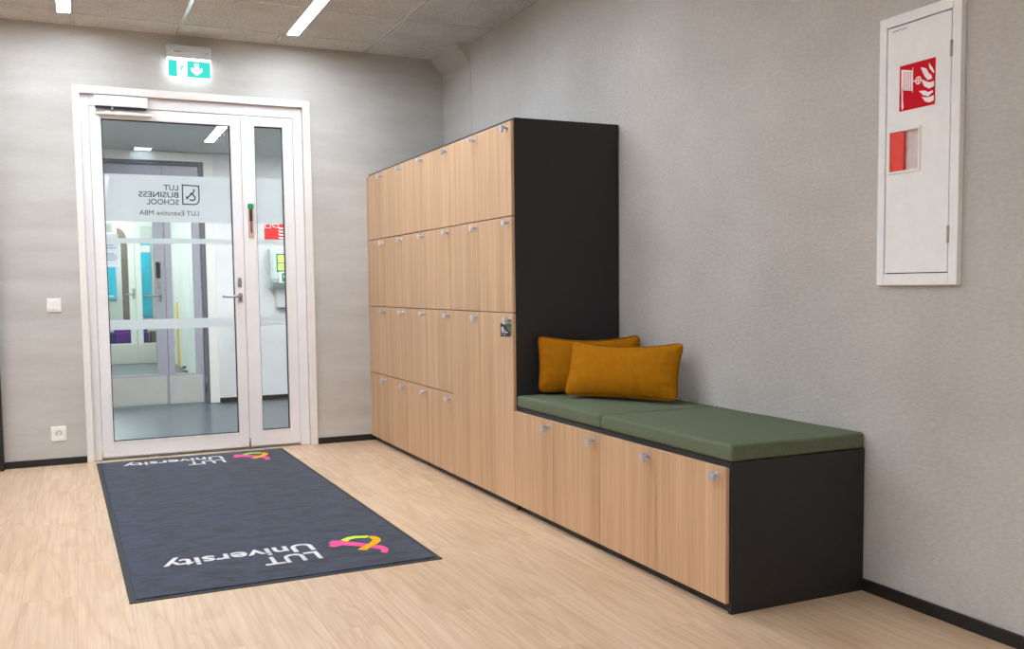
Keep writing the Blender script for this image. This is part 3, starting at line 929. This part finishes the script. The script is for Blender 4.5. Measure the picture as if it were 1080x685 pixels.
# the sign
def fs(u, v, d):
    return Vector((-0.0212 - d, -0.1255 - u * 0.1435, 1.684 + v * 0.149))
b = BM(); box(b, -0.0212, -0.020, -0.269, -0.1255, 1.684, 1.833)
sgn = obj('fire_hose_sign', b, 'red_sign', cd)
def hose_symbol(fn):
    b = BM()
    # hose drum
    prism(b, [(0.05, 0.92), (0.37, 0.84), (0.37, 0.90), (0.385, 0.90), (0.385, 0.36), (0.37, 0.36), (0.37, 0.40), (0.09, 0.46), (0.09, 0.42), (0.05, 0.42)][::-1], fn, 0, 0.0004)
    prism(b, [(0.06, 0.50), (0.10, 0.50), (0.10, 0.25), (0.125, 0.10), (0.10, 0.03), (0.085, 0.03), (0.065, 0.10), (0.07, 0.25)], fn, 0, 0.0004)
    prism(b, ribbon([(0.38, 0.60), (0.47, 0.60)], 0.025), fn, 0, 0.0004)
    cen = (0.535, 0.595)
    for (a0, a1) in ((0, PI), (PI, 2 * PI)):
        arc = [(cen[0] + 0.075 * math.cos(a0 + (a1 - a0) * k / 10), cen[1] + 0.075 * math.sin(a0 + (a1 - a0) * k / 10)) for k in range(11)]
        prism(b, ribbon(arc, 0.026), fn, 0, 0.0004)
    prism(b, ribbon([(cen[0] - 0.07, cen[1]), (cen[0] + 0.07, cen[1])], 0.024), fn, 0, 0.0005)
    prism(b, ribbon([(cen[0], cen[1] - 0.07), (cen[0], cen[1] + 0.07)], 0.024), fn, 0, 0.0005)
    return b
def flames(fn):
    b = BM()
    prism(b, [(0.82, 0.92), (0.84, 0.80), (0.96, 0.66), (0.97, 0.70), (0.93, 0.78), (0.90, 0.82)], fn, 0, 0.0004)
    prism(b, [(0.60, 0.86), (0.70, 0.66), (0.80, 0.55), (0.92, 0.56), (0.90, 0.63), (0.82, 0.70), (0.76, 0.80), (0.68, 0.84)], fn, 0, 0.0004)
    prism(b, [(0.62, 0.60), (0.70, 0.44), (0.84, 0.36), (0.97, 0.39), (0.97, 0.50), (0.84, 0.49), (0.74, 0.54)], fn, 0, 0.0004)
    prism(b, [(0.56, 0.36), (0.68, 0.25), (0.82, 0.20), (0.95, 0.27), (0.93, 0.31), (0.82, 0.29), (0.72, 0.34)], fn, 0, 0.0004)
    prism(b, [(0.64, 0.22), (0.74, 0.10), (0.86, 0.06), (0.97, 0.09), (0.97, 0.20), (0.86, 0.18), (0.74, 0.19)], fn, 0, 0.0004)
    return b
obj('hose_symbol', hose_symbol(fs), 'white_print', sgn)
b = BM()
for k in range(5):
    u = 0.125 + 0.05 * k
    prism(b, ribbon([(u, 0.86 - 0.012 * k), (u, 0.46 - 0.012 * k)], 0.012), fs, 0.0004, 0.0007)
obj('drum_lines', b, 'red_sign', sgn)
obj('flame_symbol', flames(fs), 'white_print', sgn)

fc.location.y -= 0.0205
fc.location.z -= 0.004

# ------------------------------------------------------------------ ceiling lamps
def lamp(x, y1, L, label, first):
    t = thing('ceiling_lamp', (x, y1 - L / 2, HC), label, 'ceiling lamp', 'linear ceiling lamps')
    b = BM()
    for s in (-1, 1):
        box(b, x + s * 0.036, x + s * 0.049, y1 - L, y1, HC - 0.012, HC, 0.001, 1)
    box(b, x - 0.049, x + 0.049, y1, y1 + 0.012, HC - 0.012, HC, 0.001, 1)
    box(b, x - 0.049, x + 0.049, y1 - L - 0.012, y1 - L, HC - 0.012, HC, 0.001, 1)
    obj('housing', b, 'tbar', t)
    b = BM(); box(b, x - 0.036, x + 0.036, y1 - L, y1, HC - 0.008, HC - 0.0005)
    obj('diffuser', b, 'lamp', t)
XL, XR = -2.551, -1.183
for i, x in enumerate((XR, XL, XL - 1.37, XL - 2.74)):  # the lamps out of view are added to light the room
    for j in range(4):
        y1 = 3.835 - 2.4 * j
        if i == 0:
            if j > 1:
                continue
            y1 = 3.835 - 1.30 * j
        if j == 0 and i == 0:
            lb = 'long lit linear ceiling lamp right of the exit sign'
        elif j == 0 and i == 1:
            lb = 'short visible end of a lit linear ceiling lamp above the left of the door'
        else:
            lb = 'unseen linear ceiling lamp added to light the room, row %s' % ('nearest', 'second', 'third', 'last')[j] + ' in line %s from the lockers' % ('one', 'two', 'three', 'four')[i]
        lamp(x, y1, 1.20, lb, j == 0)

# ------------------------------------------------------------------ lobby beyond the door
LYF = 7.15            # face of the lobby's far wall
LHC = 2.45
y_in = YB + 0.14
b = BM(); box(b, -3.4, 0.9, YB + 0.02, LYF + 0.15, -0.12, -0.001); struct('floor_lobby', b, 'lobby_floor')
b = BM(); box(b, -3.4, 0.9, y_in, LYF + 0.15, LHC, LHC + 0.1); struct('ceiling_lobby', b, 'lobby_ceiling')
b = BM(); box(b, -3.5, -3.4, y_in, LYF, 0, LHC); struct('wall_lobby_left', b, 'wall_white')
b = BM(); box(b, 0.9, 1.0, y_in, LYF, 0, LHC); struct('wall_lobby_right', b, 'wall_white')
b = BM(); box(b, -3.4, -2.72, LYF, LYF + 0.12, 0, LHC); box(b, -1.366, 0.9, LYF, LYF + 0.12, 0, LHC); box(b, -2.72, -1.366, LYF, LYF + 0.12, 2.40, LHC)
struct('wall_lobby_back', b, 'wall_white')
b = BM(); box(b, -1.281, 0.9, LYF - 0.013, LYF, 0, 0.045, 0.002, 1); struct('baseboard_lobby', b, 'black_base')

d2 = struct_empty('door_2', (-2.0, LYF, 0))
b = BM()
box(b, -1.372, -1.283, LYF - 0.014, LYF, 0, 2.358, 0.002, 1)
box(b, -2.80, -1.283, LYF - 0.014, LYF, 2.358, 2.442, 0.002, 1)
obj('casing', b, 'white_trim', d2)
b = BM()
box(b, -1.418, -1.372, LYF + 0.0, LYF + 0.09, 0, 2.356, 0.002, 1)
box(b, -2.72, -1.372, LYF + 0.001, LYF + 0.09, 2.318, 2.40, 0.002, 1)
obj('door_frame', b, 'grey_frame', d2)
def leaf2(x0, x1, gx0, gx1, kx0, kx1):
    y0 = LYF + 0.012
    b = BM(); gz0, gz1 = 0.302, 2.200
    box(b, x0, gx0, y0, y0 + 0.05, 0.008, 2.316, 0.002, 1); box(b, gx1, x1, y0, y0 + 0.05, 0.008, 2.316, 0.002, 1)
    box(b, gx0, gx1, y0 + 0.0003, y0 + 0.05, 0.009, gz0, 0.001, 1); box(b, gx0, gx1, y0 + 0.0003, y0 + 0.05, gz1, 2.315, 0.001, 1)
    lf = obj('door_leaf', b, 'grey_door', d2)
    b = BM(); box(b, gx0 - 0.004, gx1 + 0.004, y0 + 0.022, y0 + 0.028, gz0 - 0.004, gz1 + 0.004); obj('glass', b, 'far_glass', lf)
    b = BM(); box(b, kx0, kx1, y0 - 0.002, y0, 0.014, 0.288); obj('kick_plate', b, 'kick', lf)
    return lf
lf = leaf2(-1.752, -1.420, -1.693, -1.495, -1.748, -1.438)
lf = leaf2(-2.712, -1.756, -2.600, -1.853, -2.70, -1.775)
hy = LYF + 0.012
b = BM(); box(b, -1.836, -1.797, hy - 0.025, hy, 1.236, 1.392, 0.006, 2); rd = obj('card_reader', b, 'black_plastic', lf)
b = BM(); cyl(b, (-1.808, hy - 0.025, 1.380), (-1.808, hy - 0.028, 1.380), 0.006, n=12); obj('reader_light', b, 'red_led', rd)
b = BM(); box(b, -1.826, -1.794, hy - 0.012, hy, 1.140, 1.228, 0.004, 2); cyl(b, (-1.808, hy - 0.01, 1.17), (-1.808, hy - 0.03, 1.17), 0.012); obj('lock_cylinder', b, 'steel', lf)
b = BM(); box(b, -1.822, -1.794, hy - 0.010, hy, 1.010, 1.10, 0.004, 2)
cyl(b, (-1.805, hy - 0.008, 1.068), (-1.805, hy - 0.055, 1.068), 0.009)
tube(b, [(-1.798, hy - 0.052, 1.068), (-1.87, hy - 0.055, 1.066), (-1.94, hy - 0.052, 1.064), (-1.952, hy - 0.035, 1.064)], 0.010, 10)
obj('handle', b, 'steel', lf)
b = BM(); cyl(b, (-1.412, LYF - 0.006, 1.90), (-1.412, LYF - 0.006, 2.02), 0.010); obj('hinge', b, 'grey_frame', d2)
b = BM(); cyl(b, (-1.412, LYF - 0.006, 0.12), (-1.412, LYF - 0.006, 0.26), 0.010); obj('hinge', b, 'grey_frame', d2)

# notice and round sounder on the grey door's glass
t = thing('paper_notice', (-2.235, hy + 0.02, 1.33), 'white printed paper notice taped to the far grey door glass', 'notice')
b = BM(); box(b, -2.315, -2.165, hy + 0.018, hy + 0.0205, 1.345, 1.655); obj('sheet', b, 'paper', t)
b = BM()
for (z, w) in ((1.545, 0.08), (1.520, 0.10), (1.465, 0.085), (1.447, 0.105), (1.428, 0.11), (1.408, 0.10)):
    x0 = -2.285
    box(b, x0, x0 + w, hy + 0.0170, hy + 0.0181, z, z + 0.007)
obj('print', b, 'ink', t)
t = thing('door_chime', (-2.235, hy + 0.01, 1.66), 'pale square door sounder with round grille above the paper notice', 'sounder')
b = BM(); box(b, -2.300, -2.205, hy - 0.022, hy + 0.0215, 1.668, 1.765, 0.012, 3); obj('case', b, 'pale_frame', t)
b = BM(); cyl(b, (-2.252, hy - 0.022, 1.717), (-2.252, hy - 0.028, 1.717), 0.030, 0.026, 24); obj('grille', b, 'aed_shell', t)

# red fire sign and defibrillator on the lobby wall
t = thing('fire_sign', (-0.72, LYF, 1.6), 'red fire hose sign on the white lobby wall seen through the side pane', 'fire sign')
def f2(u, v, d):
    return Vector((-0.80 + u * 0.215, LYF - 0.004 - d, 1.61 + v * 0.17))
b = BM(); box(b, -0.80, -0.585, LYF - 0.004, LYF, 1.61, 1.78, 0.0008, 1); obj('sheet', b, 'red_sign_bright', t)
b = BM()
for pts in ([(0.05, 0.95), (0.05, 0.72), (0.28, 0.72), (0.28, 0.95)], [(0.36, 0.95), (0.42, 0.80), (0.62, 0.72), (0.66, 0.93)]):
    prism(b, ribbon(pts + [pts[0]], 0.045), f2, 0, 0.0008)
obj('hose_symbol', b, 'white_print', t)
b = BM()
for k in range(4):
    zz = 0.06 + 0.19 * k
    prism(b, [(0.62, zz + 0.17), (0.70, zz + 0.02), (0.86, zz + 0.02), (0.98, zz + 0.14), (0.84, zz + 0.11), (0.74, zz + 0.12)], f2, 0, 0.0008)
obj('flame_symbol', b, 'white_print', t)

t = thing('defibrillator_box', (-0.62, LYF, 1.10), 'pale green defibrillator wall box with lime case behind the side pane', 'defibrillator')
b = BM()
prism(b, [(LYF, 1.53), (LYF - 0.12, 1.545), (LYF - 0.175, 1.50), (LYF - 0.175, 1.20), (LYF - 0.10, 1.12), (LYF, 1.11)], lambda u, v, d: Vector((d, u, v)), -0.775, -0.445)
bmesh.ops.bevel(b, geom=b.edges[:], offset=0.018, segments=3, affect='EDGES')
obj('shell', b, 'aed_shell', t)
b = BM(); box(b, -0.722, -0.498, LYF - 0.182, LYF - 0.17, 1.285, 1.468, 0.006, 2); win = obj('window', b, 'aed_green', t)
b = BM(); box(b, -0.712, -0.508, LYF - 0.188, LYF - 0.18, 1.30, 1.372, 0.006, 2); box(b, -0.712, -0.508, LYF - 0.188, LYF - 0.18, 1.378, 1.455, 0.006, 2); obj('lime_case', b, 'aed_lime', win)
b = BM(); box(b, -0.705, -0.53, LYF - 0.192, LYF - 0.18, 1.175, 1.29, 0.006, 2); lbp = obj('label', b, 'white_plastic', win)
b = BM(); box(b, -0.675, -0.585, LYF - 0.194, LYF - 0.191, 1.19, 1.275, 0.001, 1); obj('green_field', b, 'aed_green', t)
b = BM()
hp = [(0, -0.030), (0.030, 0.002), (0.028, 0.020), (0.014, 0.026), (0, 0.014), (-0.014, 0.026), (-0.028, 0.020), (-0.030, 0.002)]
prism(b, hp, lambda u, v, d: Vector((-0.632 + u, LYF - 0.194 - d, 1.235 + v)), 0, 0.001); obj('heart', b, 'white_print', t)
b = BM(); box(b, -0.71, -0.50, LYF - 0.07, LYF, 0.93, 1.14, 0.01, 2); obj('shade_block', b, 'grey_plastic', t)  # grey block put in for the shade below the wall box

def small_lamp(name, x0, x1, y0, y1, z, label, mat, group):
    t = thing(name, ((x0 + x1) / 2, (y0 + y1) / 2, z), label, 'ceiling lamp', group)
    b = BM(); w = 0.010
    box(b, x0 - w, x0, y0 - w, y1 + w, z - 0.010, z, 0.001, 1); box(b, x1, x1 + w, y0 - w, y1 + w, z - 0.010, z, 0.001, 1)
    box(b, x0, x1, y0 - w, y0, z - 0.010, z, 0.001, 1); box(b, x0, x1, y1, y1 + w, z - 0.010, z, 0.001, 1)
    obj('housing', b, 'white_plastic', t)
    b = BM(); box(b, x0, x1, y0, y1, z - 0.007, z); obj('diffuser', b, mat, t)
small_lamp('ceiling_lamp', -1.445, -1.372, 4.75, 6.38, LHC, 'slanting lit linear lamp seen at the top right of the door glass', 'lobby_lamp', 'lobby lamps')
small_lamp('ceiling_lamp', -0.30, -0.22, 4.75, 6.38, LHC, 'lobby ceiling lamp right of the visible one', 'lobby_lamp', 'lobby lamps')
small_lamp('ceiling_lamp', -3.12, -3.04, 4.75, 6.20, LHC, 'unseen lobby ceiling lamp left of the visible one, kept for its light', 'lobby_lamp', 'lobby lamps')  # out of view, kept to help light the lobby
small_lamp('ceiling_lamp', -1.995, -1.85, 6.93, 7.11, LHC, 'small bluish glowing panel standing in for a reflection over the grey double door', 'cool_reflection', 'lobby lamps')  # no real fixture: glowing panel imitates a reflection in the door glass

# ------------------------------------------------------------------ corridor and hall behind the grey doors
y2 = LYF + 0.12; y3 = 13.0; y4 = 14.9
b = BM(); box(b, -3.3, -1.17, y2, y3 + 2.2, -0.12, -0.0015); struct('floor_corridor', b, 'lobby_floor')
b = BM(); box(b, -3.3, -1.17, y2 + 0.03, y3 + 2.2, 2.55, 2.65); struct('ceiling_corridor', b, 'corridor_white')
b = BM(); box(b, -1.19, -1.06, y2, y3 + 2.2, 0, 2.6); struct('wall_corridor_right', b, 'corridor_white')
b = BM(); box(b, -3.4, -3.3, y2, y3 + 2.2, 0, 2.6); struct('wall_corridor_left', b, 'corridor_white')
b = BM(); box(b, -3.3, -1.19, y4, y4 + 0.1, 0, 2.6); struct('wall_corridor_back', b, 'corridor_white')
b = BM(); box(b, -3.3, -1.19, y3, y3 + 0.08, 2.20, 2.55); struct('wall_corridor_middle', b, 'corridor_white')
for (xx, y0, y1) in ((-2.2, 7.6, 9.4), (-2.2, 9.8, 11.4), (-2.2, 11.6, 12.8), (-2.0, 13.3, 14.7)):
    k = int(y0)
    lab = {7: 'corridor lamp nearest the grey doors', 9: 'second corridor lamp past the grey doors', 11: 'corridor lamp just before the pale double doors', 13: 'hall lamp beyond the pale double doors'}[k]
    small_lamp('ceiling_lamp', xx - 0.10, xx + 0.10, y0, y1, 2.55, lab, 'corr_lamp', 'corridor lamps')

d3 = struct_empty('door_3', (-1.7, y3, 0))
def leaf3(x0, x1, gx0, gx1):
    b = BM(); gz0, gz1 = 0.315, 2.10
    box(b, x0, gx0, y3, y3 + 0.05, 0.005, 2.195, 0.002, 1); box(b, gx1, x1, y3, y3 + 0.05, 0.005, 2.195, 0.002, 1)
    box(b, gx0, gx1, y3 + 0.0003, y3 + 0.05, 0.006, gz0); box(b, gx0, gx1, y3 + 0.0003, y3 + 0.05, gz1, 2.194)
    lf = obj('door_leaf', b, 'pale_frame', d3)
    b = BM(); box(b, gx0 - 0.003, gx1 + 0.003, y3 + 0.02, y3 + 0.026, gz0 - 0.003, gz1 + 0.003); obj('glass', b, 'far_glass', lf)
    b = BM(); box(b, x0 + 0.01, x1 - 0.01, y3 - 0.003, y3, 0.02, 0.295); obj('kick_plate', b, 'kick', lf)
    return lf
lf = leaf3(-2.62, -1.705, -2.50, -1.795)
b = BM(); box(b, -1.755, -1.715, y3 - 0.012, y3, 1.00, 1.16, 0.004, 2); tube(b, [(-1.735, y3 - 0.01, 1.07), (-1.735, y3 - 0.06, 1.07), (-1.85, y3 - 0.06, 1.07)], 0.012, 8); obj('handle', b, 'steel', lf)
lf = leaf3(-1.700, -1.20, -1.615, -1.40)

t = thing('wall_panel', (-1.99, y4, 0.98), 'turquoise wall panel behind the left pane of the far pale doors', 'wall panel', 'turquoise wall panels')
b = BM(); box(b, -2.25, -1.905, y4 - 0.03, y4 - 0.001, 0.97, 1.75, 0.004, 1); obj('board', b, 'turquoise', t)
b = BM(); box(b, -2.20, -1.95, y4 - 0.034, y4 - 0.03, 1.02, 1.05); obj('lower_strip', b, 'pale_frame', t)
t = thing('wall_panel', (-1.45, y4, 0.6), 'turquoise wall panel with white strip behind the right pane of the pale doors', 'wall panel', 'turquoise wall panels')
b = BM(); box(b, -1.585, -1.345, y4 - 0.03, y4 - 0.001, 0.66, 1.96, 0.004, 1); obj('board', b, 'turquoise', t)
b = BM(); box(b, -1.585, -1.345, y4 - 0.036, y4 - 0.03, 1.78, 1.90); obj('white_strip', b, 'white_plastic', t)
b = BM()
arch = [(-1.83, 0.62), (-1.735, 0.62), (-1.735, 1.92)] + [(-1.885 + 0.15 * math.cos(a * PI / 16), 1.95 + 0.22 * math.sin(a * PI / 16)) for a in range(0, 9)] + [(-1.885, 2.05), (-1.83, 1.95)]
prism(b, arch, lambda u, v, d: Vector((u, d, v)), 14.45, 14.55)
tag(obj('arched_post', b, 'brown', None), 'brown post curving over at the top, seen through the far pale doors', 'post')
t = thing('sofa', (-1.75, 14.3, 0), 'low purple and navy sofa in the far hall behind the pale doors', 'sofa')
b = BM(); box(b, -1.985, -1.70, 14.05, 14.40, 0.20, 0.44, 0.02, 2); box(b, -1.60, -1.47, 14.05, 14.40, 0.20, 0.44, 0.02, 2)
box(b, -1.985, -1.47, 14.36, 14.46, 0.20, 0.62, 0.02, 2); obj('purple_seat', b, 'purple', t)
b = BM(); box(b, -2.30, -1.99, 14.05, 14.40, 0.20, 0.44, 0.02, 2); obj('navy_seat', b, 'navy', t)
b = BM()
for xx in (-2.25, -1.55):
    for yy in (14.1, 14.38): box(b, xx - 0.02, xx + 0.02, yy - 0.02, yy + 0.02, 0.0, 0.21)
obj('base', b, 'black_plastic', t)
b = BM(); box(b, -1.44, -1.32, 14.1, 14.4, 0.0, 0.45, 0.01, 2); tag(obj('side_stool', b, 'brown'), 'low brown stool beside the purple sofa in the far hall', 'stool')
b = BM(); box(b, -1.212, -1.19, 12.0, 12.05, 0.0, 0.95, 0.004, 1); tag(obj('edge_strip', b, 'yellow'), 'yellow vertical strip along the corridor wall behind the grey doors', 'strip')
t = thing('door_stop', (-1.22, 11.0, 0), 'small grey door stop at the foot of the corridor wall', 'door stop')
b = BM(); cyl(b, (-1.19, 11.2, 0.05), (-1.24, 11.2, 0.05), 0.02); tube(b, [(-1.24, 11.2, 0.05), (-1.26, 11.1, 0.03), (-1.22, 10.85, 0.02)], 0.015, 8); obj('bumper', b, 'grey_frame', t)
bpy.data.objects['bumper'].name = 'bumper'

# ------------------------------------------------------------------ world, camera, view
w = bpy.data.worlds.new('World'); S.world = w; w.use_nodes = True
bg = w.node_tree.nodes['Background']
bg.inputs[0].default_value = (0.8, 0.9, 1.0, 1); bg.inputs[1].default_value = 0.3

F, PITCH, YAW, ROLL = 993.2575, -0.0683, 0.4275, -0.012
cam = bpy.data.cameras.new('Camera'); co = bpy.data.objects.new('Camera', cam); C.objects.link(co)
cam.sensor_fit = 'HORIZONTAL'; cam.sensor_width = 36.0
cam.lens = F * 36.0 / 1080.0
cam.shift_x = 7.0104 / 1080.0
cam.shift_y = 28.4361 / 1080.0
cy, sy, cp, sp = math.cos(YAW), math.sin(YAW), math.cos(PITCH), math.sin(PITCH)
fwd = Vector((sy * cp, cy * cp, sp)); rt = Vector((cy, -sy, 0)); upv = rt.cross(fwd)
cr, sr = math.cos(ROLL), math.sin(ROLL)
r2 = rt * cr + upv * sr; u2 = upv * cr - rt * sr
R = Matrix((r2, u2, -fwd)).transposed()
co.matrix_world = Matrix.Translation((-2.5574, -2.508, 1.11)) @ R.to_4x4()
cam.clip_start = 0.05
S.camera = co

S.view_settings.view_transform = 'Standard'
S.view_settings.look = 'None'
S.view_settings.gamma = 1.0
S.view_settings.exposure = 0.0
S.view_settings.use_curve_mapping = False
cy_ = S.cycles
cy_.use_denoising = True
cy_.max_bounces = 10
cy_.diffuse_bounces = 6
cy_.transparent_max_bounces = 24
cy_.sample_clamp_indirect = 6.0
cy_.caustics_reflective = False
cy_.caustics_refractive = False
